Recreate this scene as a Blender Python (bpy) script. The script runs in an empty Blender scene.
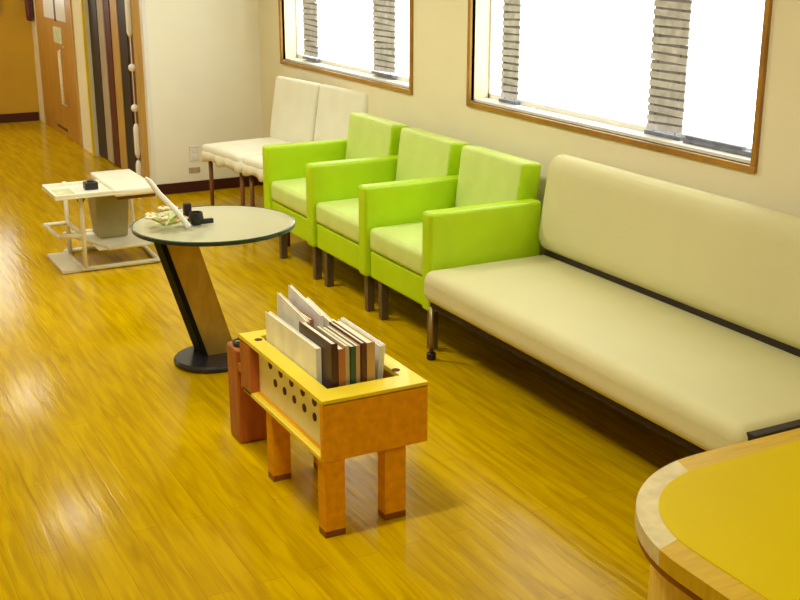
import bpy, bmesh, math, random
from mathutils import Vector, Matrix
random.seed(7)
SC = bpy.context.scene
COL = SC.collection
R = math.radians

# ------------------------------------------------------------------ camera
cam = bpy.data.cameras.new('camera'); camo = bpy.data.objects.new('camera', cam); COL.objects.link(camo)
cam.sensor_width = 36; cam.lens = 36 * 1165 / 800.0; cam.clip_start = 0.05; cam.clip_end = 200
camo.location = (0, 0, 1.7); camo.rotation_euler = (R(90 - 17.2), 0, R(-27.7))
SC.camera = camo

# ------------------------------------------------------------------ world, exposure
w = bpy.data.worlds.new('daylight'); SC.world = w; w.use_nodes = True
bg = w.node_tree.nodes['Background']; bg.inputs[0].default_value = (1.0, 0.99, 0.90, 1); bg.inputs[1].default_value = 4.2
SC.view_settings.view_transform = 'Standard'; SC.view_settings.look = 'None'
SC.view_settings.exposure = 0.0; SC.view_settings.gamma = 1.0; SC.view_settings.use_curve_mapping = False
LAMP_POWER = 30.0
LAMP_COL = (1.0, 0.97, 0.84)

# ------------------------------------------------------------------ materials
def mat(name, col, rough=0.5, metal=0.0, var=0.0, scale=8, bump=0.0, bscale=60, coat=0.0, spec=0.5, stretch=None, emit=None):
    m = bpy.data.materials.new(name); m.use_nodes = True
    n = m.node_tree.nodes; l = m.node_tree.links; b = n['Principled BSDF']
    b.inputs['Roughness'].default_value = rough; b.inputs['Metallic'].default_value = metal
    b.inputs['Coat Weight'].default_value = coat; b.inputs['Specular IOR Level'].default_value = spec
    tc = n.new('ShaderNodeTexCoord'); mp = n.new('ShaderNodeMapping'); l.new(tc.outputs['Object'], mp.inputs[0])
    if stretch: mp.inputs['Scale'].default_value = stretch
    ns = n.new('ShaderNodeTexNoise'); ns.inputs['Scale'].default_value = scale; ns.inputs['Detail'].default_value = 4
    l.new(mp.outputs[0], ns.inputs[0])
    cr = n.new('ShaderNodeValToRGB')
    cr.color_ramp.elements[0].position = 0.3; cr.color_ramp.elements[1].position = 0.7
    cr.color_ramp.elements[0].color = tuple(c * (1 - var) for c in col) + (1,)
    cr.color_ramp.elements[1].color = tuple(min(1, c * (1 + var)) for c in col) + (1,)
    l.new(ns.outputs[0], cr.inputs[0]); l.new(cr.outputs[0], b.inputs['Base Color'])
    if bump:
        n2 = n.new('ShaderNodeTexNoise'); n2.inputs['Scale'].default_value = bscale; l.new(mp.outputs[0], n2.inputs[0])
        bp = n.new('ShaderNodeBump'); bp.inputs['Strength'].default_value = bump; bp.inputs['Distance'].default_value = 0.002
        l.new(n2.outputs[0], bp.inputs['Height']); l.new(bp.outputs[0], b.inputs['Normal'])
    if emit:
        b.inputs['Emission Color'].default_value = tuple(emit[0]) + (1,); b.inputs['Emission Strength'].default_value = emit[1]
    return m

def floor_mat():
    m = bpy.data.materials.new('glossy_wood_planks'); m.use_nodes = True
    n = m.node_tree.nodes; l = m.node_tree.links; b = n['Principled BSDF']
    tc = n.new('ShaderNodeTexCoord')
    mp = n.new('ShaderNodeMapping'); mp.inputs['Rotation'].default_value = (0, 0, R(90)); l.new(tc.outputs['Object'], mp.inputs[0])
    br = n.new('ShaderNodeTexBrick'); br.inputs['Scale'].default_value = 1.0
    br.inputs['Brick Width'].default_value = 0.9; br.inputs['Row Height'].default_value = 0.075
    br.inputs['Mortar Size'].default_value = 0.0012; br.inputs['Mortar Smooth'].default_value = 0.2
    br.inputs['Color1'].default_value = (0.59, 0.385, 0.0, 1); br.inputs['Color2'].default_value = (0.54, 0.345, 0.0, 1)
    br.inputs['Mortar'].default_value = (0.44, 0.22, 0.0005, 1)
    l.new(mp.outputs[0], br.inputs[0])
    m2 = n.new('ShaderNodeMapping'); m2.inputs['Scale'].default_value = (28, 2.2, 1); l.new(tc.outputs['Object'], m2.inputs[0])
    ns = n.new('ShaderNodeTexNoise'); ns.inputs['Scale'].default_value = 1.3; ns.inputs['Detail'].default_value = 6; ns.inputs['Distortion'].default_value = 0.7
    l.new(m2.outputs[0], ns.inputs[0])
    cr = n.new('ShaderNodeValToRGB'); cr.color_ramp.elements[0].position = 0.3; cr.color_ramp.elements[1].position = 0.62
    cr.color_ramp.elements[0].color = (0.70, 0.62, 0.5, 1); cr.color_ramp.elements[1].color = (1.08, 1.08, 1.1, 1)
    l.new(ns.outputs[0], cr.inputs[0])
    mx = n.new('ShaderNodeMixRGB'); mx.blend_type = 'MULTIPLY'; mx.inputs[0].default_value = 0.8
    l.new(br.outputs['Color'], mx.inputs[1]); l.new(cr.outputs[0], mx.inputs[2]); l.new(mx.outputs[0], b.inputs['Base Color'])
    b.inputs['Roughness'].default_value = 0.13; b.inputs['Specular IOR Level'].default_value = 0.07; b.inputs['Specular Tint'].default_value = (1.0, 0.86, 0.42, 1)
    n3 = n.new('ShaderNodeTexNoise'); n3.inputs['Scale'].default_value = 3.0; l.new(tc.outputs['Object'], n3.inputs[0])
    bp = n.new('ShaderNodeBump'); bp.inputs['Strength'].default_value = 0.25; bp.inputs['Distance'].default_value = 0.004
    l.new(ns.outputs[0], bp.inputs['Height']); l.new(bp.outputs[0], b.inputs['Normal'])
    return m

def glass_mat(name, tint, refl, rough=0.02, milk=0.0):
    m = bpy.data.materials.new(name); m.use_nodes = True
    n = m.node_tree.nodes; l = m.node_tree.links
    for x in list(n):
        if x.type == 'BSDF_PRINCIPLED': n.remove(x)
    out = n['Material Output']
    t = n.new('ShaderNodeBsdfTransparent'); t.inputs[0].default_value = tuple(tint) + (1,)
    g = n.new('ShaderNodeBsdfGlossy'); g.inputs['Roughness'].default_value = rough
    mx = n.new('ShaderNodeMixShader'); mx.inputs[0].default_value = refl
    l.new(t.outputs[0], mx.inputs[1]); l.new(g.outputs[0], mx.inputs[2])
    if milk:
        d = n.new('ShaderNodeBsdfDiffuse'); d.inputs[0].default_value = (0.80, 0.78, 0.55, 1)
        m2 = n.new('ShaderNodeMixShader'); m2.inputs[0].default_value = milk
        l.new(mx.outputs[0], m2.inputs[1]); l.new(d.outputs[0], m2.inputs[2]); l.new(m2.outputs[0], out.inputs[0])
    else: l.new(mx.outputs[0], out.inputs[0])
    return m

M = dict(
    floor=floor_mat(),
    wall=mat('painted_cream_wall', (0.88, 0.82, 0.585), 0.9, var=0.03, scale=2, bump=0.15, bscale=120),
    alcove=mat('pale_cream_alcove_wall', (0.92, 0.90, 0.76), 0.9, var=0.03, scale=2, bump=0.15, bscale=120),
    ceiling=mat('ceiling_white', (0.85, 0.82, 0.72), 0.9, var=0.02),
    farwall=mat('corridor_tan_wall', (0.62, 0.37, 0.025), 0.85, var=0.05, scale=3),
    maroon=mat('maroon_vinyl_skirting', (0.06, 0.008, 0.006), 0.45, var=0.15),
    frame=mat('golden_brown_window_wood', (0.40, 0.20, 0.02), 0.45, var=0.25, scale=5, stretch=(1, 1, 1)),
    white=mat('white_paint', (0.85, 0.84, 0.78), 0.4, var=0.02),
    blindlight=mat('light_grey_slats', (0.66, 0.68, 0.74), 0.6, var=0.25, scale=16),
    blind=mat('grey_gaps_and_cords', (0.27, 0.27, 0.29), 0.6, var=0.3, scale=12),
    bluegrey=mat('blue_grey_rail', (0.20, 0.22, 0.30), 0.5, var=0.4, scale=14),
    greensheen=mat('lime_vinyl_with_sheen', (0.62, 0.77, 0.21), 0.5, var=0.06, scale=6, bump=0.3, bscale=110),  # same lime vinyl, with the window sheen put into a paler colour
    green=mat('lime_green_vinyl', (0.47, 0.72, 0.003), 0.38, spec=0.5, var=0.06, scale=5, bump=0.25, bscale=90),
    cream=mat('cream_vinyl', (0.69, 0.66, 0.36), 0.55, spec=0.3, var=0.03, scale=3, bump=0.2, bscale=90),
    brownmetal=mat('bronze_metal', (0.42, 0.30, 0.12), 0.35, 0.7, var=0.15),
    black=mat('black_plastic', (0.012, 0.011, 0.011), 0.35, var=0.1),
    darkbrown=mat('dark_brown_frame', (0.018, 0.007, 0.004), 0.6, var=0.2),
    legsteel=mat('brushed_leg_steel', (0.50, 0.40, 0.22), 0.35, 0.5, var=0.2),
    rack=mat('orange_brown_wood', (0.80, 0.36, 0.001), 0.5, spec=0.2, var=0.13, scale=6, stretch=(6, 1, 6), bump=0.1),
    rackred=mat('red_wood_and_shaded_end', (0.40, 0.10, 0.012), 0.45, var=0.2, scale=6, stretch=(6, 6, 1)),
    rackyellow=mat('yellow_lacquer_wood', (0.88, 0.68, 0.03), 0.35, var=0.05, scale=6, coat=0.2),
    peg=mat('cream_pegboard', (0.95, 0.87, 0.50), 0.5, var=0.05),
    hole=mat('dark_red_hole', (0.09, 0.015, 0.01), 0.8, var=0.1),
    counteryellow=mat('mustard_laminate', (0.66, 0.50, 0.0), 0.5, spec=0.04, var=0.03, scale=3),
    countertan=mat('tan_wood_edging', (0.60, 0.38, 0.01), 0.45, spec=0.2, var=0.12, scale=10, stretch=(1, 8, 1)),
    counterpale=mat('pale_laminate_with_reflection', (0.68, 0.57, 0.27), 0.5, spec=0.3, var=0.14, scale=28),  # laminate corner, with the window's reflection put into its paler colour
    counterskirt=mat('light_wood_panel', (0.74, 0.50, 0.07), 0.5, var=0.10, scale=8, stretch=(8, 8, 1)),
    redbrown=mat('red_brown_tips_and_shadow', (0.25, 0.07, 0.01), 0.4, var=0.15),
    column=mat('bronze_column_face', (0.50, 0.33, 0.06), 0.35, 0.3, var=0.15, scale=6, stretch=(4, 4, 1)),
    basegrey=mat('dark_grey_disc', (0.035, 0.035, 0.045), 0.25, 0.3, var=0.1),
    glass=glass_mat('greenish_table_glass', (0.84, 0.89, 0.76), 0.40, 0.04, 0.5),
    pane=glass_mat('clear_window_glass', (0.98, 0.99, 1.0), 0.04, 0.0),
    cartwhite=mat('white_enamel', (0.88, 0.85, 0.70), 0.35, var=0.04),
    bin=mat('khaki_grey_bin', (0.36, 0.30, 0.13), 0.5, var=0.12),
    door=mat('brown_door_wood', (0.50, 0.25, 0.035), 0.4, var=0.12, scale=3, stretch=(4, 4, 0.6)),
    taupe=mat('taupe_panel', (0.46, 0.38, 0.26), 0.6, var=0.15, stretch=(4, 4, .5)),
    tan=mat('tan_wood', (0.56, 0.35, 0.09), 0.5, var=0.15, stretch=(4, 4, .5)),
    navy=mat('near_black_panel', (0.016, 0.014, 0.022), 0.5, var=0.2),
    chocolate=mat('chocolate_panel', (0.13, 0.035, 0.012), 0.5, var=0.25),
    darkred=mat('dark_red_panel', (0.09, 0.012, 0.012), 0.5, var=0.25),
    cloth=mat('white_fabric_cover', (0.86, 0.85, 0.70), 0.75, var=0.03, bump=0.3, bscale=60),
    woodleg=mat('brown_chair_leg', (0.22, 0.085, 0.02), 0.45, var=0.15),
    paper=mat('paper_pages', (0.86, 0.80, 0.60), 0.7, var=0.08, scale=40, stretch=(1, .2, 1)),
    papergreen=mat('pale_notice', (0.60, 0.62, 0.36), 0.7, var=0.15, scale=20),
    notice=mat('white_notice', (0.88, 0.88, 0.84), 0.5, var=0.02),
    leaf=mat('yellow_green_leaf', (0.42, 0.55, 0.06), 0.5, var=0.2),
    blossom=mat('cream_blossom', (0.88, 0.80, 0.52), 0.6, var=0.08),
    peach=mat('peach_blossom', (0.80, 0.52, 0.26), 0.6, var=0.1),
    bead=mat('white_bead', (0.92, 0.92, 0.88), 0.25, var=0.01),
    lampdiff=mat('lamp_diffuser', (0.9, 0.9, 0.85), 0.5, emit=(LAMP_COL, 6.0)),
)

# ------------------------------------------------------------------ mesh helpers
class MB:
    def __init__(s): s.bm = bmesh.new()
    def _tag(s, verts, m):
        fs = set(f for v in verts for f in v.link_faces)
        for f in fs: f.material_index = m
    def box(s, x0, y0, z0, x1, y1, z1, bev=0.0, seg=2, m=0, mtx=None):
        T = Matrix.Translation(((x0 + x1) / 2, (y0 + y1) / 2, (z0 + z1) / 2)) @ Matrix.Diagonal((abs(x1 - x0), abs(y1 - y0), abs(z1 - z0), 1))
        vs = bmesh.ops.create_cube(s.bm, size=1, matrix=T)['verts']
        if bev:
            es = list(set(e for v in vs for e in v.link_edges))
            r = bmesh.ops.bevel(s.bm, geom=es, offset=bev, segments=seg, profile=0.6, affect='EDGES')
            vs = list(set(r['verts']) | set(v for v in vs if v.is_valid))
            vs = list(set(v for f in r['faces'] for v in f.verts) | set(v for v in vs if v.is_valid))
        s._tag(vs, m)
        if mtx: bmesh.ops.transform(s.bm, matrix=mtx, verts=vs)
        return s
    def tube(s, pts, r, seg=10, m=0, closed=False, flat=None):
        pts = [Vector(p) for p in pts]; n = len(pts); rings = []
        for i, p in enumerate(pts):
            if closed: d = (pts[(i + 1) % n] - pts[i - 1])
            else: d = pts[min(i + 1, n - 1)] - pts[max(i - 1, 0)]
            d.normalize(); up = Vector((0, 0, 1)) if abs(d.z) < 0.9 else Vector((1, 0, 0))
            a = d.cross(up).normalized(); b = a.cross(d).normalized()
            rr = r[i] if isinstance(r, (list, tuple)) else r
            rings.append([s.bm.verts.new(p + a * math.cos(2 * math.pi * k / seg) * rr + b * math.sin(2 * math.pi * k / seg) * rr) for k in range(seg)])
        rng = range(n) if closed else range(n - 1)
        for i in rng:
            A, B = rings[i], rings[(i + 1) % n]
            for k in range(seg):
                f = s.bm.faces.new((A[k], A[(k + 1) % seg], B[(k + 1) % seg], B[k])); f.material_index = m; f.smooth = True
        if not closed:
            for q in (rings[0][::-1], rings[-1]):
                f = s.bm.faces.new(q); f.material_index = m
        return s
    def cyl(s, c, r, z0, z1, seg=40, m=0, bev=0.0):
        prof = [(0, z0), (r - bev, z0), (r, z0 + bev), (r, z1 - bev), (r - bev, z1), (0, z1)] if bev else [(0, z0), (r, z0), (r, z1), (0, z1)]
        return s.lathe(c, prof, seg, m)
    def lathe(s, c, prof, seg=32, m=0, smooth=False):
        rings = []
        for (r, z) in prof:
            if r < 1e-6: rings.append([s.bm.verts.new((c[0], c[1], z))])
            else: rings.append([s.bm.verts.new((c[0] + r * math.cos(2 * math.pi * k / seg), c[1] + r * math.sin(2 * math.pi * k / seg), z)) for k in range(seg)])
        for A, B in zip(rings[:-1], rings[1:]):
            for k in range(seg):
                k2 = (k + 1) % seg
                if len(A) == 1 and len(B) == 1: continue
                if len(A) == 1: vs = (A[0], B[k2], B[k])
                elif len(B) == 1: vs = (A[k], A[k2], B[0])
                else: vs = (A[k], A[k2], B[k2], B[k])
                f = s.bm.faces.new(vs); f.material_index = m; f.smooth = smooth
        return s
    def prism(s, poly, z0, z1, m=0, mtop=None):
        a = [s.bm.verts.new((x, y, z0)) for x, y in poly]; b = [s.bm.verts.new((x, y, z1)) for x, y in poly]; n = len(poly)
        f = s.bm.faces.new(a[::-1]); f.material_index = m
        f = s.bm.faces.new(b); f.material_index = m if mtop is None else mtop
        for i in range(n):
            f = s.bm.faces.new((a[i], a[(i + 1) % n], b[(i + 1) % n], b[i])); f.material_index = m
        return s
    def cushion(s, c, h, r, puff=(0, 0, 0), m=0, mtx=None, n=9, rs=4):
        """rounded padded block: c centre, h half extents, r edge radius, puff bulge per axis"""
        def axis(H):
            rr = min(r, H * 0.98)
            a = [-H + rr * (1 - math.cos(k / rs * math.pi / 2)) for k in range(rs)]
            inner = [-(H - rr) + 2 * (H - rr) * k / n for k in range(n + 1)]
            return a + inner + [-q for q in a[::-1]]
        ax = [axis(H) for H in h]
        def pos(p):
            q = Vector([max(-(h[i] - min(r, h[i] * .98)), min(h[i] - min(r, h[i] * .98), p[i])) for i in range(3)])
            d = Vector(p) - q
            v = q + d.normalized() * min(r, min(h)) if d.length > 1e-9 else Vector(p)
            if d.length > 1e-9:
                rr = [min(r, h[i] * .98) for i in range(3)]
                dn = d.normalized(); v = q + Vector([dn[i] * rr[i] for i in range(3)])
            for i in range(3):
                if puff[i]:
                    j, k = (i + 1) % 3, (i + 2) % 3
                    w = (1 - min(1, abs(p[j] / h[j])) ** 2.5) * (1 - min(1, abs(p[k] / h[k])) ** 2.5)
                    v[i] += puff[i] * w * (p[i] / h[i])
            return v
        cache = {}; allv = []
        def gv(p):
            key = tuple(round(x, 6) for x in p)
            if key not in cache:
                v = pos(p) + Vector(c)
                if mtx: v = mtx @ v
                cache[key] = s.bm.verts.new(v); allv.append(cache[key])
            return cache[key]
        for i in range(3):
            j, k = (i + 1) % 3, (i + 2) % 3
            for sg in (-1, 1):
                for a in range(len(ax[j]) - 1):
                    for b in range(len(ax[k]) - 1):
                        quad = []
                        for (u, v) in ((a, b), (a + 1, b), (a + 1, b + 1), (a, b + 1)):
                            p = [0, 0, 0]; p[i] = sg * h[i]; p[j] = ax[j][u]; p[k] = ax[k][v]; quad.append(gv(p))
                        if sg < 0: quad = quad[::-1]
                        if len(set(quad)) == 4:
                            try:
                                f = s.bm.faces.new(quad); f.smooth = True; f.material_index = m
                            except ValueError: pass
        return s
    def sphere(s, c, r, m=0, sc=(1, 1, 1), seg=14):
        T = Matrix.Translation(c) @ Matrix.Diagonal((sc[0], sc[1], sc[2], 1))
        vs = bmesh.ops.create_uvsphere(s.bm, u_segments=seg, v_segments=max(6, seg // 2), radius=r, matrix=T)['verts']
        for f in set(f for v in vs for f in v.link_faces): f.material_index = m; f.smooth = True
        return s
    def build(s, name, mats, parent=None, loc=None, rot=None):
        bmesh.ops.recalc_face_normals(s.bm, faces=s.bm.faces)
        me = bpy.data.meshes.new(name); s.bm.to_mesh(me); s.bm.free()
        for q in (mats if isinstance(mats, (list, tuple)) else [mats]): me.materials.append(M[q] if isinstance(q, str) else q)
        o = bpy.data.objects.new(name, me); COL.objects.link(o)
        if parent: o.parent = parent
        if loc: o.location = loc
        if rot: o.rotation_euler = rot
        return o
def tag(o, label=None, cat=None, group=None, kind=None):
    if label: o['label'] = label
    if cat: o['category'] = cat
    if group: o['group'] = group
    if kind: o['kind'] = kind
    return o
def thing(name, loc, rz, label, cat, group=None):
    o = bpy.data.objects.new(name, None); COL.objects.link(o); o.empty_display_size = 0.1
    o.location = loc; o.rotation_euler = (0, 0, rz)
    return tag(o, label, cat, group)
def copy_tree(o, parent=None):
    c = o.copy(); COL.objects.link(c); c.parent = parent
    for ch in list(o.children): copy_tree(ch, c)
    return c

# ------------------------------------------------------------------ the setting
XW, XL, YB, YF, YC, ZC = 3.0, -2.6, -2.2, 7.83, 11.8, 2.5   # window wall, left wall, wall behind camera, alcove wall, corridor end, ceiling
b = MB(); b.box(XL - .1, YB - .1, -.1, XW + .2, YC + .1, 0); tag(b.build('floor', 'floor'), kind='structure')
b = MB(); b.box(XL - .1, YB - .1, ZC, XW + .2, YC + .1, ZC + .1); tag(b.build('ceiling', 'ceiling'), kind='structure')
# window wall with two openings
W1 = (3.03, 4.96, .935, 2.15); W2 = (5.585, 7.40, .925, 2.15)
b = MB()
b.box(XW, YB, 0, XW + .16, YF + .1, W2[2]); b.box(XW, YB, 2.15, XW + .16, YF + .1, ZC)
b.box(XW, YB, W2[2], XW + .16, W1[0], 2.15); b.box(XW, W1[1], W2[2], XW + .16, W2[0], 2.15); b.box(XW, W2[1], W2[2], XW + .16, YF + .1, 2.15)
b.box(XW, W1[0], W2[2], XW + .16, W1[1], W1[2])
tag(b.build('wall_right', 'wall'), kind='structure')
b = MB(); b.box(2.2, YF, 0, XW, YF + .1, ZC); tag(b.build('wall_alcove', 'alcove'), kind='structure')
# corridor wall with closet opening and door opening
D1 = (8.10, 9.56, 2.1); D2 = (10.0, 11.5, 2.05)
b = MB()
b.box(2.2, YF + .1, 0, 2.3, D1[0], ZC); b.box(2.2, D1[1], 0, 2.3, D2[0], ZC); b.box(2.2, D2[1], 0, 2.3, YC, ZC)
b.box(2.2, D1[0], D1[2], 2.3, D1[1], ZC); b.box(2.2, D2[0], D2[2], 2.3, D2[1], ZC)
b.box(2.3, YF + .1, 0, 2.9, YF + .14, ZC); b.box(2.9, YF + .1, 0, 2.94, D2[0] - .2, ZC); b.box(2.3, D2[0] - .24, 0, 2.9, D2[0] - .2, ZC)
tag(b.build('wall_corridor', 'wall'), kind='structure')
b = MB()
W3 = (0.95, 1.86, 1.10, 2.05)
b.box(XL, YC, 0, 3.0, YC + .1, W3[2]); b.box(XL, YC, W3[3], 3.0, YC + .1, ZC); b.box(XL, YC, W3[2], W3[0], YC + .1, W3[3]); b.box(W3[1], YC, W3[2], 3.0, YC + .1, W3[3])
tag(b.build('wall_far', 'farwall'), kind='structure')
b = MB(); b.box(XL - .1, YB, 0, XL, YC + .1, ZC); tag(b.build('wall_left', 'wall'), kind='structure')
b = MB(); b.box(XL - .1, YB - .1, 0, XW + .16, YB, ZC); tag(b.build('wall_back', 'farwall'), kind='structure')
for nm, bx in (('alcove', (2.2, YF - .012, 0, XW, YF, .075)), ('right', (XW - .012, YB, 0, XW, YF - .012, .075)), ('far', (XL, YC - .012, 0, 2.188, YC, .085)),
               ('left', (XL, YB, 0, XL + .012, YC - .012, .075)), ('back', (XL + .012, YB, 0, XW - .012, YB + .012, .075))):
    b = MB(); b.box(*bx, bev=.003); tag(b.build('baseboard_' + nm, 'maroon'), kind='structure')
# corner post and door casings of the closet
b = MB(); b.box(2.17, YF - .02, 0, 2.2, YF + .035, ZC, bev=.004); tag(b.build('trim_1', 'white'), kind='structure')
b = MB(); b.box(2.178, YF + .04, 0, 2.2, YF + .27, ZC, bev=.004); tag(b.build('trim_2', 'tan'), kind='structure')
b = MB(); b.box(2.178, D1[1] + .005, 0, 2.2, D1[1] + .035, 2.2, bev=.004); tag(b.build('trim_3', 'rackyellow'), kind='structure')

def window(name, W, x, nglaz):
    y0, y1, z0, z1 = W; t = .024
    b = MB()
    b.box(x - .014, y0 - t, z0 - t, x + .02, y1 + t, z0, .003); b.box(x - .014, y0 - t, z1, x + .02, y1 + t, z1 + t, .003)
    b.box(x - .014, y0 - t, z0, x + .02, y0, z1, .003); b.box(x - .014, y1, z0, x + .02, y1 + t, z1, .003)
    o = tag(b.build(name, 'frame'), kind='structure')
    b = MB(); b.box(x + .02, y0, z0 - .02, x + .15, y1, z0 + .012, .004); s_ = b.build('window_sill', 'white', o)
    b = MB()
    for (a0, a1, c0, c1) in ((y0, y1, z0 + .012, z0 + .035), (y0, y1, z1 - .03, z1), (y0, y0 + .012, z0, z1), (y1 - .012, y1, z0, z1)):
        b.box(x + .10, a0, c0, x + .13, a1, c1)
    b.build('sash', 'white', o)
    b = MB(); b.box(x + .112, y0, z0 + .02, x + .117, y1, z1); b.build('pane', 'pane', o)
    return o
w1 = window('window_1', W1, XW, 1); w2 = window('window_2', W2, XW, 1)
# far window in the corridor end wall
b = MB(); t = .06
b.box(W3[0] - t, YC - .03, W3[2] - t, W3[1] + t, YC + .03, W3[2]); b.box(W3[0] - t, YC - .03, W3[3], W3[1] + t, YC + .03, W3[3] + t)
b.box(W3[0] - t, YC - .03, W3[2], W3[0], YC + .03, W3[3]); b.box(W3[1], YC - .03, W3[2], W3[1] + t, YC + .03, W3[3])
w3 = tag(b.build('window_3', mat('grey_window_metal', (.30, .28, .25), .5)), kind='structure')
b = MB(); b.box(W3[0], YC + .01, W3[2], W3[1], YC + .015, W3[3]); b.build('pane', 'pane', w3)

# door in the corridor wall
x = 2.2
b = MB(); b.box(x - .006, D2[0] + .04, .01, x + .034, D2[1] - .03, D2[2] - .02, .004)
d1 = tag(b.build('door_1', 'door'), kind='structure')
b = MB()
for a0, a1 in ((D2[0], D2[0] + .04), (D2[1] - .03, D2[1])): b.box(x - .014, a0, 0, x + .05, a1, D2[2])
b.box(x - .014, D2[0], D2[2] - .02, x + .05, D2[1], D2[2] + .03); b.build('door_frame', 'tan', d1)
b = MB(); b.box(x - .011, 10.24, 1.03, x - .005, 11.12, 1.75); b.build('door_window', mat('frosted_door_glass', (.86, .90, .86), .25), d1)
b = MB(); b.box(x - .015, 10.62, 1.02, x - .006, 10.67, 1.76); b.build('glazing_bar', 'chocolate', d1)
b = MB(); b.tube([(x - .006, 10.42, .30), (x - .05, 10.42, .33), (x - .05, 10.42, .78), (x - .006, 10.42, .81)], .012); b.build('door_handle', 'paper', d1)
b = MB(); b.box(x - .009, 10.55, .06, x - .005, 10.95, .085); b.build('vent_slot', 'black', d1)
b = MB(); b.box(x - .012, 10.44, .83, x - .008, 10.78, .97, mtx=None); tag(b.build('notice', 'papergreen'), 'small pale green notice taped below the glass of the brown corridor door', 'notice')

# folding partition in the closet opening
fd = thing('folding_partition', (0, 0, 0), 0, 'dark brown, black and taupe folding partition closed across the corridor opening', 'partition')
ys = [(9.54, 9.31, 'navy'), (9.31, 9.06, 'taupe'), (9.06, 8.91, 'darkred'), (8.91, 8.65, 'tan'), (8.65, 8.45, 'navy'), (8.45, 8.12, 'chocolate')]
for i, (a, c, m) in enumerate(ys):
    ang = R(-4 if i % 2 else 2); L = (a - c) / math.cos(ang)
    T = Matrix.Translation((2.235, (a + c) / 2, 0)) @ Matrix.Rotation(ang, 4, 'Z')
    b = MB(); b.box(-.008, -L / 2, .012, .008, L / 2, 2.07, .004, mtx=T); b.build('panel', m, fd)
b = MB(); b.box(2.222, D1[0] + .02, 2.072, 2.248, D1[1] - .02, 2.098); b.build('track', 'legsteel', fd)
# beaded pull string
st = thing('beaded_string', (0, 0, 0), 0, 'white beaded string hanging at the right edge of the dark partition', 'bead string')
b = MB(); b.tube([(2.165, 8.12, 1.9), (2.165, 8.12, .02)], .004, 6); b.build('cord', 'bead', st)
for z in (.85, .57):
    b = MB(); b.sphere((2.165, 8.12, z), .028, seg=16); b.build('bead', 'bead', st)
for z0, z1 in ((1.06, 1.5), (.22, .46), (.03, .20)):
    b = MB(); b.tube([(2.165, 8.12, z0), (2.165, 8.12, z0 + .03), (2.165, 8.12, z1 - .03), (2.165, 8.12, z1)], [.012, .022, .022, .012], 10); b.build('long_bead', 'bead', st)
b = MB(); b.tube([(2.165, 8.12, 1.9), (2.2, 8.12, 1.9)], .005, 6); b.build('hook', 'legsteel', st)
# hanging coat beside door far away
ct = MB(); ct.cushion((0, 0, 0), (.025, .06, .26), .022, (.01, 0, 0)); 
cto = ct.build('dark_coat', 'darkred', None, (2.165, 11.66, 1.22)); tag(cto, 'narrow dark red coat hanging at the far end beside the brown door', 'coat')

# wall outlet
ou = thing('wall_outlet', (2.485, YF, .27), 0, 'white wall outlet low on the cream wall left of the white chairs', 'outlet')
b = MB(); b.box(-.035, -.008, -.055, .035, 0, .055, .003); b.build('cover_plate', 'white', ou)
b = MB(); b.box(-.016, -.011, .008, .016, -.006, .032, .002); b.box(-.016, -.011, -.032, .016, -.006, -.008, .002); b.build('socket', 'notice', ou)
ou2 = thing('phone_jack', (2.48, YF, .155), 0, 'small grey jack just below the white wall outlet', 'outlet')
b = MB(); b.box(-.04, -.009, -.018, .04, 0, .018, .003); b.build('cover_plate', 'taupe', ou2)

# ceiling lamps, the last one an added fill for the corridor
def small_lamp(x, y, label, k=1.0):
    o = thing('ceiling_lamp', (x, y, ZC), 0, label, 'ceiling lamp', 'short ceiling lamps')
    b = MB(); b.box(-.20, -.09, -.03, .20, .09, 0, .005); b.build('housing', 'white', o)
    b = MB(); b.box(-.17, -.06, -.045, .17, .06, -.025, .01); b.build('diffuser', 'lampdiff', o)
    L = bpy.data.lights.new('lamp_light', 'AREA'); L.shape = 'RECTANGLE'; L.size = .34; L.size_y = .12; L.energy = LAMP_POWER * k; L.color = LAMP_COL
    lo = bpy.data.objects.new('lamp_light', L); COL.objects.link(lo); lo.parent = o; lo.location = (0, 0, -.06)
for (lx, ly, lk, lb) in ((.8, .15, .8, 'white ceiling lamp over the foreground counter table'), (.8, 2.8, .9, 'white ceiling lamp over the wooden magazine stand'), (1.1, 5.45, 1.15, 'white ceiling lamp over the glass table'),
                     (1.5, 8.12, .2, 'white ceiling lamp at the corridor entrance'), (1.64, 10.74, .2, 'white ceiling lamp near the corridor end'),
                     (-.8, 9.6, 1.5, 'added unseen ceiling lamp brightening the corridor from the left')):  # extra lamp out of view, added to brighten the corridor
    small_lamp(lx, ly, lb, lk)

# ------------------------------------------------------------------ slatted blinds gathered behind the panes
def blind(y0, y1, label):
    o = thing('slatted_blind', (XW + .085, (y0 + y1) / 2, .95), 0, label, 'blind', 'narrow slatted strips in the windows')
    W = (y1 - y0); b = MB(); z = .02
    while z < 1.15:
        q = random.uniform(-3, 3)
        T = Matrix.Translation((0, 0, z)) @ Matrix.Rotation(R(q), 4, 'X')
        b.box(-.003, -W / 2, 0, .001, W / 2, .024, mtx=T, m=0); b.box(.002, -W / 2 + .003, .022, .005, W / 2 - .003, .037, mtx=T, m=1); z += .034  # second box is a dark strip put in for the dark slat gap
    b.build('slats', ['blindlight', 'blind'], o)
    b = MB()
    for q in (-.3, .3): b.tube([(0, q * W, .0), (0, q * W, 1.19)], .002, 5)
    b.build('cord', 'blind', o)
    b = MB(); b.box(-.015, -W / 2, 1.16, .015, W / 2, 1.195); b.build('head_rail', 'white', o)
    b = MB(); b.box(-.013, -W / 2, -.002, .013, W / 2, .012); b.build('bottom_rail', 'bluegrey', o)
blind(4.67, 4.82, 'narrow grey slatted strip near the left edge of the large window')
blind(3.505, 3.72, 'wide grey slatted strip towards the right end of the large window')
blind(7.01, 7.24, 'pale grey slatted strip at left of the corner window')
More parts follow.
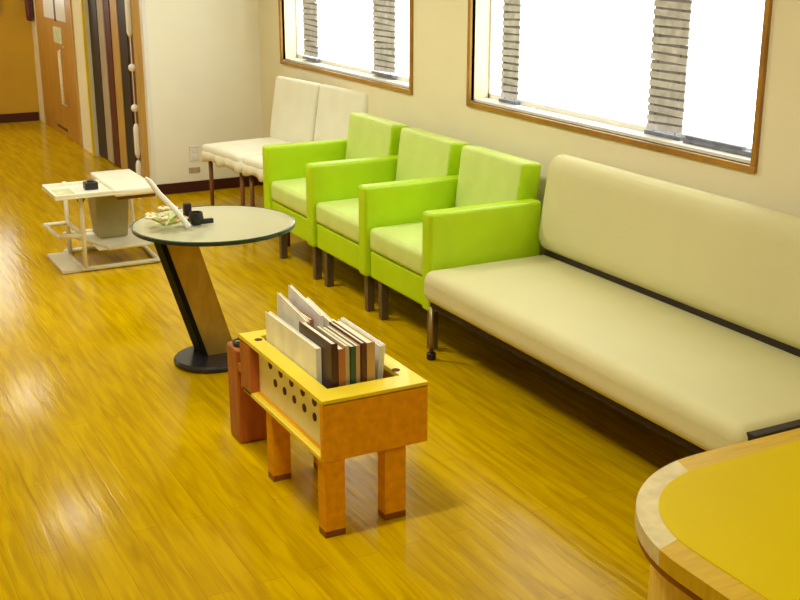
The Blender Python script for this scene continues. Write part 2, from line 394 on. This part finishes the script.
blind(5.935, 6.21, 'grey slatted strip at right of the corner window')
r_ = MB(); r_.box(-.012, -.20, 0, .012, .20, .018, .003); r_.box(-.010, -.12, .018, .010, .19, .03, .003)
o = r_.build('window_latch_bar', 'bluegrey', None, (XW + .07, 3.27, .948)); tag(o, 'blue grey bar lying on the sill at the right corner of the large window', 'bar')

# ------------------------------------------------------------------ cream sofa
sf = thing('sofa', (2.24, 2.212, 0), 0, 'long cream vinyl sofa without arms on thin metal legs under the large window', 'sofa')
LY = 1.872; 
b = MB(); b.cushion((.325, LY / 2, .322), (.325, LY / 2, .068), .045, (0, 0, .006), n=14); b.build('seat', 'cream', sf)
T = Matrix.Translation((.558, 0, .415)) @ Matrix.Rotation(R(8), 4, 'Y')
b = MB(); b.cushion((.05, LY / 2, .213), (.055, LY / 2 + .01, .210), .07, (.012, 0, 0), mtx=T, n=14); b.build('backrest', 'cream', sf)
b = MB(); b.box(.03, .03, .228, .62, LY - .03, .252, .004); b.build('seat_base', 'darkbrown', sf)
b = MB(); b.box(.575, .04, .375, .60, LY - .04, .47, .004, mtx=Matrix.Translation((.015, 0, 0))); b.build('back_rail', 'darkbrown', sf)
b = MB(); b.box(.03, -.022, .258, .62, .03, .374, .004); b.build('end_gap_strip', 'darkbrown', sf)  # dark strip added for the dark gap past the seat's near end
for yy in (.035, LY - .035):
    b = MB(); b.tube([(.035, yy, .03), (.035, yy, .235)], .011, 12); b.tube([(.035, yy, .225), (.60, yy, .225)], .010, 10); lg = b.build('leg', 'brownmetal', sf)
    b = MB(); b.cyl((.035, yy), .020, 0, .032, 18, bev=.004); b.build('foot', 'black', lg)
    b = MB(); b.tube([(.60, yy, .03), (.60, yy, .24), (.655, yy, .40), (.715, yy, .76)], .011, 12); lg = b.build('leg', 'brownmetal', sf)
    b = MB(); b.cyl((.60, yy), .020, 0, .032, 18, bev=.004); b.build('foot', 'black', lg)

# ------------------------------------------------------------------ lime green armchairs
def armchair(label):
    P = .612
    o = thing('armchair', (2.3, 0, 0), 0, label, 'armchair', 'lime green armchairs in a row')
    b = MB(); b.cushion((.29, .085 + (P - .085) / 2, .375), (.285, (P - .085) / 2 - .002, .055), .022, (.006, 0, .012)); b.build('seat', 'greensheen', o)
    b = MB(); b.box(.012, 0.002, .19, .60, P - .002, .318, .010); b.build('base', 'green', o)
    T = Matrix.Translation((.445, 0, .395)) @ Matrix.Rotation(R(7), 4, 'Y')
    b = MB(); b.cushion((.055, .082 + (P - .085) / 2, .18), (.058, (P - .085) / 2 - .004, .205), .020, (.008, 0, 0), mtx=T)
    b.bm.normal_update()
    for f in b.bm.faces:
        if abs(f.normal.y) > .75: f.material_index = 1  # sides keep the plain vinyl green, the rest carries the painted sheen
    b.build('backrest', ['greensheen', 'green'], o)
    b = MB(); b.cushion((.270, .042, .403), (.280, .040, .215), .018, (0, .004, 0)); b.build('armrest', 'green', o)
    for (lx, ly) in ((.045, .072), (.045, P - .072), (.55, .072), (.55, P - .072)):
        b = MB(); b.box(lx - .018, ly - .018, 0, lx + .018, ly + .018, .195, .003); b.build('leg', 'legblk' if False else 'brownmetal', o)
    return o
M['legdark'] = mat('dark_square_leg', (.13, .09, .045), .4, .2, var=.2)
ac = armchair('lime green vinyl armchair next to the cream sofa, nearest of the row'); ac.location.y = 4.092
for c in ac.children:
    if c.name.startswith('leg'): c.data.materials[0] = M['legdark']
ac2 = copy_tree(ac); ac2.location.y = 4.708; ac2['label'] = 'middle lime green vinyl armchair between the other two'
ac3 = copy_tree(ac); ac3.location.y = 5.324; ac3['label'] = 'lime green vinyl armchair beside the white chairs, farthest of the row'
b = MB(); b.cushion((.270, .612 + .037, .403), (.280, .035, .215), .018, (0, .003, 0)); b.build('armrest', 'green', ac3)

# ------------------------------------------------------------------ white covered chairs in the corner
def white_chair(label, x, y, rz):
    o = thing('white_chair', (x, y, 0), rz, label, 'chair', 'white covered chairs in the corner')
    b = MB(); b.cushion((0, 0, .43), (.27, .258, .028), .024, (0, 0, .01), n=10)
    b.build('seat', 'cloth', o)
    # scalloped hanging edge of the cover on the front and both sides
    b = MB(); path = []
    N = 60
    per = [(.262, -.252), (-.262, -.252), (-.262, .252), (.262, .252)]
    seglen = [.524, .504, .524]; tot = sum(seglen)
    prev = None
    for i in range(N + 1):
        s = i / N * tot; k = 0
        while k < 2 and s > seglen[k]: s -= seglen[k]; k += 1
        f = min(1, s / seglen[k]); ax, ay = per[k]; bx, by = per[k + 1]
        px, py = ax + (bx - ax) * f, ay + (by - ay) * f
        nx, ny = [(0, -1), (-1, 0), (0, 1)][k]
        wv = .010 * math.sin(i * 1.3); dz = .055 + .025 * abs(math.sin(i / N * math.pi * 7))
        cur = [b.bm.verts.new((px + nx * q, py + ny * q, z)) for q, z in ((.006, .425), (.012 + wv * .4, .43 - dz * .5), (.012 + wv, .43 - dz), (.004 + wv, .43 - dz), (.0, .43 - dz * .5), (-.004, .425))]
        if prev:
            for j in range(6):
                f_ = b.bm.faces.new((prev[j], prev[(j + 1) % 6], cur[(j + 1) % 6], cur[j])); f_.smooth = True
        else: b.bm.faces.new(cur)
        prev = cur
    b.bm.faces.new(prev[::-1]); b.build('seat_skirt', 'cloth', o)
    T = Matrix.Translation((.245, 0, .415)) @ Matrix.Rotation(R(9), 4, 'Y')
    b = MB(); b.cushion((.0, 0, .235), (.028, .265, .205), .022, (.008, 0, 0), mtx=T, n=10); b.build('backrest', 'cloth', o)
    b = MB(); b.box(.034, -.235, -.06, .048, .235, .40, .003, mtx=T); b.build('back_frame', 'darkbrown', o)
    b = MB(); b.box(-.24, -.23, .375, .27, .23, .40, .004); b.build('seat_frame', 'woodleg', o)
    for (lx, ly) in ((-.225, -.215), (-.225, .215), (.235, -.215), (.235, .215)):
        b = MB(); b.tube([(lx, ly, 0), (lx, ly, .38)], [.011, .015], 10); b.build('leg', 'woodleg', o)
    return o
white_chair('white covered chair in the corner by the outlet, left of the pair', 2.60, 6.89, R(7))
white_chair('white covered chair right behind the farthest green armchair', 2.668, 6.337, R(7))

# ------------------------------------------------------------------ round glass table with leaning column
gt = thing('glass_table', (1.445, 4.46, 0), 0, 'round glass side table with slanted bronze column and round black base', 'table')
b = MB(); b.cyl((0, 0), .158, 0, .028, 56, bev=.008); b.build('base', 'basegrey', gt)
z0, z1 = .026, .572
def slant(bx, cx, w0):  # sheared box from base centre to top centre, local coords
    return None
def shear_box(b, c0, c1, dx0, dx1, dy0, dy1, z0, z1, m=0):
    vs = []
    for (c, z) in ((c0, z0), (c1, z1)):
        vs.append([b.bm.verts.new((c[0] + u, c[1] + v, z)) for u, v in ((dx0, dy0), (dx1, dy0), (dx1, dy1), (dx0, dy1))])
    A, B = vs
    for q in ([A[3], A[2], A[1], A[0]], B, *[[A[i], A[(i + 1) % 4], B[(i + 1) % 4], B[i]] for i in range(4)]):
        f = b.bm.faces.new(q); f.material_index = m
C0, C1 = (.030, .055), (-.160, -.07)
b = MB(); shear_box(b, C0, C1, -.045, .080, -.055, .055, z0, z1); b.build('column', 'column', gt)
b = MB(); shear_box(b, C0, C1, -.068, -.046, -.062, .062, z0, z1); b.build('column_edge', mat('matt_black_edge', (.008, .008, .008), .8, spec=.1), gt)
b = MB(); b.cyl((-.09, -.06), .11, .571, .585, 40); b.build('mounting_plate', 'legsteel', gt)
gc = (.03, -.025)
b = MB(); b.lathe(gc, [(0, .586), (.322, .586), (.322, .600), (0, .600)], 72); b.build('glass_top', 'glass', gt)
b = MB(); b.lathe(gc, [(.322, .584), (.328, .586), (.328, .600), (.322, .602), (.322, .584)], 72); b.build('rim', mat('dark_green_glass_edge', (.012, .035, .02), .2), gt)

# flowers on the glass table
fl = thing('flower_arrangement', (1.315, 4.46, .6045), 0, 'small arrangement of cream and yellow green flowers with a dark pot on the glass table', 'flowers')
b = MB(); b.lathe((.085, -.03), [(0, 0), (.022, 0), (.030, .025), (.026, .05), (.022, .05), (.022, .03), (0, .03)], 20); b.build('pot', 'black', fl)
b = MB(); b.box(.10, -.055, .002, .15, -.035, .022, .004); b.build('pot_tag', 'black', fl)
b = MB(); b.box(.055, .02, .0, .085, .05, .075, .005); b.build('ribbon_box', 'darkbrown', fl)
b = MB()
pts = [(-.05, -.02), (-.085, .02), (-.03, .03), (.01, -.05), (-.06, -.06), (.0, .01), (.03, -.03), (-.10, -.03)]
for i, (px, py) in enumerate(pts):
    c = (px, py, .03 + .018 * (i % 3))
    for k in range(6):
        a = k * math.pi / 3; b.sphere((c[0] + .014 * math.cos(a), c[1] + .014 * math.sin(a), c[2]), .011, 0 if i % 3 else 1, (1, 1, .5), 8)
    b.sphere((c[0], c[1], c[2] + .004), .007, 1, seg=8)
b.build('blossoms', ['blossom', 'peach'], fl)
b = MB()
for i in range(16):
    a = i * 2.4; r0 = .02 + .05 * (i % 4) / 4; T = Matrix.Translation((-.03 + r0 * math.cos(a), -.01 + r0 * math.sin(a), .018)) @ Matrix.Rotation(a, 4, 'Z') @ Matrix.Rotation(R(-25), 4, 'Y')
    b.cushion((.02, 0, 0), (.026, .009, .0015), .0014, mtx=T, n=3, rs=1)
b.build('leaves', 'leaf', fl)
b = MB(); b.tube([(.035, -.09, .006), (-.0, -.03, .07), (-.05, .0, .13), (-.085, .01, .185), (-.10, .01, .20)], [.012, .011, .011, .010, .005], 8); b.build('white_stem', 'bead', fl)

# ------------------------------------------------------------------ white cart with trays
cr = thing('white_cart', (1.18, 6.1, 0), 0, 'low white metal rack with trays behind the glass table', 'rack')
b = MB()
b.prism([(0, 0), (.125, 0), (.11, .40), (0, .40)], .002, .018)
b.build('base_plate', 'cartwhite', cr)
def bar_ring(b, pts, z, r=.012):
    n = len(pts)
    for i in range(n):
        p, q = Vector((*pts[i], z)), Vector((*pts[(i + 1) % n], z))
        b.tube([p, q], r, 8); b.sphere(p, r, seg=8)
b = MB(); bar_ring(b, [(.11, .0), (.52, .0), (.54, .43), (.11, .43)], .014, .013); b.build('base_frame', 'cartwhite', cr)
for (px, py, zz) in ((.125, .0, .43), (.115, .33, .43), (.50, .42, .42)):
    b = MB(); b.tube([(px, py, .012), (px, py, zz)], .012, 10); b.build('post', 'cartwhite', cr)
b = MB(); bar_ring(b, [(.0, .02), (.125, .0), (.115, .33), (-.01, .33)], .20, .012); b.build('middle_frame', 'cartwhite', cr)
b = MB(); bar_ring(b, [(.26, -.01), (.52, .0), (.50, .43), (.115, .43)], .115, .012); b.box(.20, .0, .105, .50, .43, .112, .002); b.build('lower_shelf', 'cartwhite', cr)
b = MB(); b.box(-.03, -.13, .425, .29, .20, .437, .004)
for bx in ((-.03, -.13, .437, .29, -.118, .452), (-.03, .188, .437, .29, .20, .452), (-.03, -.118, .437, -.018, .188, .452), (.278, -.118, .437, .29, .188, .452)): b.box(*bx, bev=.003)
b.build('left_tray', 'cartwhite', cr)
b = MB(); b.cushion((.39, .14, .435), (.115, .27, .022), .014, n=5); b.build('right_tray', 'cartwhite', cr)
b = MB(); b.box(.30, -.10, .392, .50, .42, .414, .004); b.build('tray_support', 'chocolate', cr)
b = MB(); b.box(-.01, -.05, .4375, .09, .10, .4385); b.build('tray_liner', 'papergreen', cr)
o = MB(); o.box(-.035, -.03, 0, .035, .03, .04, .008, 3); o.cyl((0, 0), .018, .04, .046, 18)
o = o.build('black_box', 'black', None, (1.37, 6.13, .438)); tag(o, 'small black box on the left tray of the white rack', 'box')
bn = thing('storage_bin', (1.52, 6.40, .113), 0, 'khaki grey bin on the lower shelf of the white rack', 'bin')
b = MB()
b.lathe((0, 0), [(0, 0), (.095, 0), (.105, .01), (.125, .235), (.132, .238), (.132, .246), (.119, .246), (.100, .012), (0, .012)], 4)
for v in b.bm.verts:
    x_, y_ = v.co.x, v.co.y; v.co.x = (x_ - y_) * .75; v.co.y = (x_ + y_) * .75
b.build('body', 'bin', bn)
b = MB(); b.box(-.13, -.10, .225, .12, .10, .2395, .003) if False else b.tube([(-.14, -.05, .242), (-.155, -.05, .20), (-.155, .05, .20), (-.14, .05, .242)], .006, 6); b.build('handle', 'darkbrown', bn)

# ------------------------------------------------------------------ wooden magazine box stand
mr = thing('magazine_stand', (1.235, 2.83, 0), 0, 'orange brown wooden magazine stand with yellow rim and cream holed side', 'magazine stand')
BX, BY, B0, B1 = .345, .68, .25, .435
b = MB(); b.box(0, 0, B0, BX, .02, B1, .003); b.build('end_panel', 'rack', mr)
b = MB(); b.box(0, BY - .10, B0, .05, BY - .02, B1 - .012, .003); b.box(0, BY - .02, B0, BX, BY, B1 - .004, .003); b.build('end_panel', 'rackred', mr)  # reddish colour paints in the shade on the box's far end
b = MB(); b.box(BX - .02, .02, B0, BX, BY - .02, B1 - .004, .003); b.build('side_panel', 'rack', mr)
b = MB(); b.box(.03, .02, B0 + .01, .045, BY - .10, B1 - .012); pg = b.build('holed_panel', 'peg', mr)
for row, (zz, rr, ny, y0) in enumerate(((.395, .015, 6, .035), (.345, .013, 6, .045))):
    for k in range(ny):
        yy = y0 + k * .088 if row == 0 else y0 + k * .078
        b = MB(); T = Matrix.Translation((.0292, yy, zz - (0 if row == 0 else .0))) @ Matrix.Rotation(R(90), 4, 'Y')
        vs = bmesh.ops.create_cone(b.bm, cap_ends=True, segments=20, radius1=rr, radius2=rr, depth=.003, matrix=T)
        h = b.build('hole', 'hole', pg)
b = MB(); b.box(.0, .02, B0 - .002, .035, BY - .02, B0 + .014, .003); b.build('ledge', 'rackyellow', mr)
b = MB(); b.box(.02, .02, B0 + .004, BX - .02, BY - .02, B0 + .016); b.build('bottom_board', 'rack', mr)
b = MB()
ix0, ix1, iy0, iy1 = .055, BX - .05, .085, BY - .055
for bx in ((0, 0, BX, iy0), (0, iy1, BX, BY), (0, iy0, ix0, iy1), (ix1, iy0, BX, iy1)): b.box(bx[0], bx[1], B1 - .006, bx[2], bx[3], B1 + .008)
b.build('rim', 'rackyellow', mr)
for (hx, hy) in ((.035, BY - .09), (.27, .055) if False else (.305, .13)):
    b = MB(); b.cyl((hx, hy), .013, B1 + .0075, B1 + .0095, 18); b.build('rim_hole', 'hole', mr)
for (x0, y0, x1, y1) in ((.008, .012, .075, .062), (.215, .03, .287, .08), (.012, .435, .075, .485), (.175, .435, .245, .485)):
    b = MB(); b.box(x0, y0, .02, x1, y1, B0 + .004, .003); lg = b.build('leg', 'rack', mr)
    b = MB(); b.box(x0, y0, 0, x1, y1, .021, .002); b.build('leg_tip', 'redbrown', lg)
# round-mouthed holder at the far end
b = MB(); b.box(.02, BY + .085, 0.0, .125, BY + .195, .352, .012, 3); b.box(.02, BY - .005, .28, .10, BY + .085, .31, .002); hd = b.build('side_holder', 'rackred', mr)
HC = (.068, BY + .138)
b = MB(); b.lathe(HC, [(.028, .351), (.042, .351), (.042, .364), (.028, .364), (.028, .351)], 28); b.build('holder_ring', 'black', hd)
b = MB(); b.cyl(HC, .028, .3515, .353, 24); b.build('holder_mouth', 'black', hd)
b = MB(); b.box(.035, BY + .134, .3645, .10, BY + .142, .369, .001); b.build('holder_pin', 'legsteel', hd)

# magazines
def magazine(x, y, L, Hh, th, cover, tilt, label, slope=0.0):
    o = thing('magazine', (x, y, B0 + .018), 0, label, 'magazine', 'magazines in the wooden stand')
    T = Matrix.Rotation(R(tilt), 4, 'Y') @ Matrix.Rotation(R(slope), 4, 'X')
    cm = cover if isinstance(cover, str) else mat('cover_ink', cover, .4, var=.12, scale=14)
    b = MB(); b.box(0, 0, 0, .002, L, Hh, mtx=T); b.box(th - .002, 0, 0, th, L, Hh, mtx=T); b.box(0, -.001, 0, th, .0015, Hh, mtx=T)
    b.build('cover', cm, o)
    b = MB(); b.box(.0022, .002, .002, th - .0022, L - .003, Hh - .004, mtx=T); b.build('pages', 'paper', o)
mags = [
 (1.294, 3.00, .41, .272, .016, (.96, .92, .76), 0, 'large pale cream magazine facing the holed side of the stand'),
 (1.312, 2.93, .24, .305, .020, (.055, .02, .015), 0, 'tall dark brown magazine at the left of the near spines'),
 (1.334, 2.93, .22, .285, .022, (.42, .15, .05), 0, 'reddish orange magazine right of the dark brown one'),
 (1.358, 2.935, .22, .290, .014, (.55, .48, .30), 0, 'beige spined magazine beside the reddish orange one'),
 (1.374, 2.93, .22, .287, .017, (.03, .09, .05), 0, 'dark green magazine in the middle of the spines'),
 (1.393, 2.935, .22, .285, .014, (.62, .40, .20), 0, 'light tan magazine right of the dark green one'),
 (1.409, 2.93, .23, .292, .016, (.10, .03, .02), 0, 'dark maroon magazine between two tan ones'),
 (1.427, 2.93, .24, .290, .026, (.56, .34, .12), 0, 'thick golden tan magazine right of the maroon one'),
 (1.335, 3.19, .24, .31, .010, (.85, .84, .76), -1, 'white magazine standing behind the reddish spine', 7),
 (1.352, 3.17, .25, .305, .014, (.40, .14, .05), -1, 'brown covered magazine between the white ones at the back'),
 (1.373, 3.18, .26, .325, .010, (.86, .85, .80), 0, 'tall white magazine at the back of the stand', 7),
 (1.392, 3.20, .23, .29, .018, (.30, .20, .08), 0, 'olive brown magazine at the back beside the tall white one'),
 (1.425, 3.245, .21, .275, .014, (.78, .76, .62), 2, 'pale grey magazine at the back, rightmost there', 7),
 (1.462, 2.96, .30, .262, .014, (.70, .70, .60), 5, 'pale grey magazine leaning at the right of the near spines'),
 (1.478, 2.97, .30, .262, .008, (.88, .88, .84), 5, 'bright white magazine leaning at the far right of the stand'),
]
for m_ in mags: magazine(*m_)

# ------------------------------------------------------------------ rounded counter table in the foreground
ctb = thing('counter_table', (1.34, 0, 0), 0, 'mustard topped table with rounded corner and wood edging in the foreground', 'table')
def rounded(off, r, x0=0, y1=1.806, x1=1.3, y0=.35, n=18, rr=None):
    r = r; pts = [(x1, y0), (x1, y1 - off)]
    cx, cy = x0 + off + r, y1 - off - r
    for k in range(n + 1):
        a = math.pi / 2 + k / n * math.pi / 2; pts.append((cx + r * math.cos(a), cy + r * math.sin(a)))
    pts.append((x0 + off, y0)); return pts
outer = rounded(0, .36); inner = rounded(.058, .27)
def strip(name, pa, pb, m, extra=None):
    b = MB(); ztop, zb = .6, .565
    a0 = [b.bm.verts.new((x, y, ztop)) for x, y in pa]; b0 = [b.bm.verts.new((x, y, ztop)) for x, y in pb]
    a1 = [b.bm.verts.new((x, y, zb)) for x, y in pa]; b1 = [b.bm.verts.new((x, y, zb)) for x, y in pb]
    n = len(pa)
    for i in range(n - 1):
        for q in ((a0[i], a0[i + 1], b0[i + 1], b0[i]), (a1[i], b1[i], b1[i + 1], a1[i + 1]), (a0[i], a1[i], a1[i + 1], a0[i + 1]), (b0[i], b0[i + 1], b1[i + 1], b1[i])): b.bm.faces.new(q)
    b.bm.faces.new((a0[0], b0[0], b1[0], a1[0])); b.bm.faces.new((a0[-1], a1[-1], b1[-1], b0[-1]))
    b.build(name, m, ctb)
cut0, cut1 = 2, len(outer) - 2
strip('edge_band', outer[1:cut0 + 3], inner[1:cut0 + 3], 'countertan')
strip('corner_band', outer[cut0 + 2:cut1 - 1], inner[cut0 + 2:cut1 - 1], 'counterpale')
strip('edge_band', outer[cut1 - 2:], inner[cut1 - 2:], 'countertan')
b = MB(); b.prism(inner, .566, .6015); b.build('tabletop', 'counteryellow', ctb)
b = MB(); b.prism(rounded(.004, .355), .548, .565); b.build('under_edge_shadow', 'redbrown', ctb)  # dark red band painted in as the shadow below the edging
b = MB(); b.prism(rounded(.035, .33), 0, .548); b.build('side_panel', 'counterskirt', ctb)
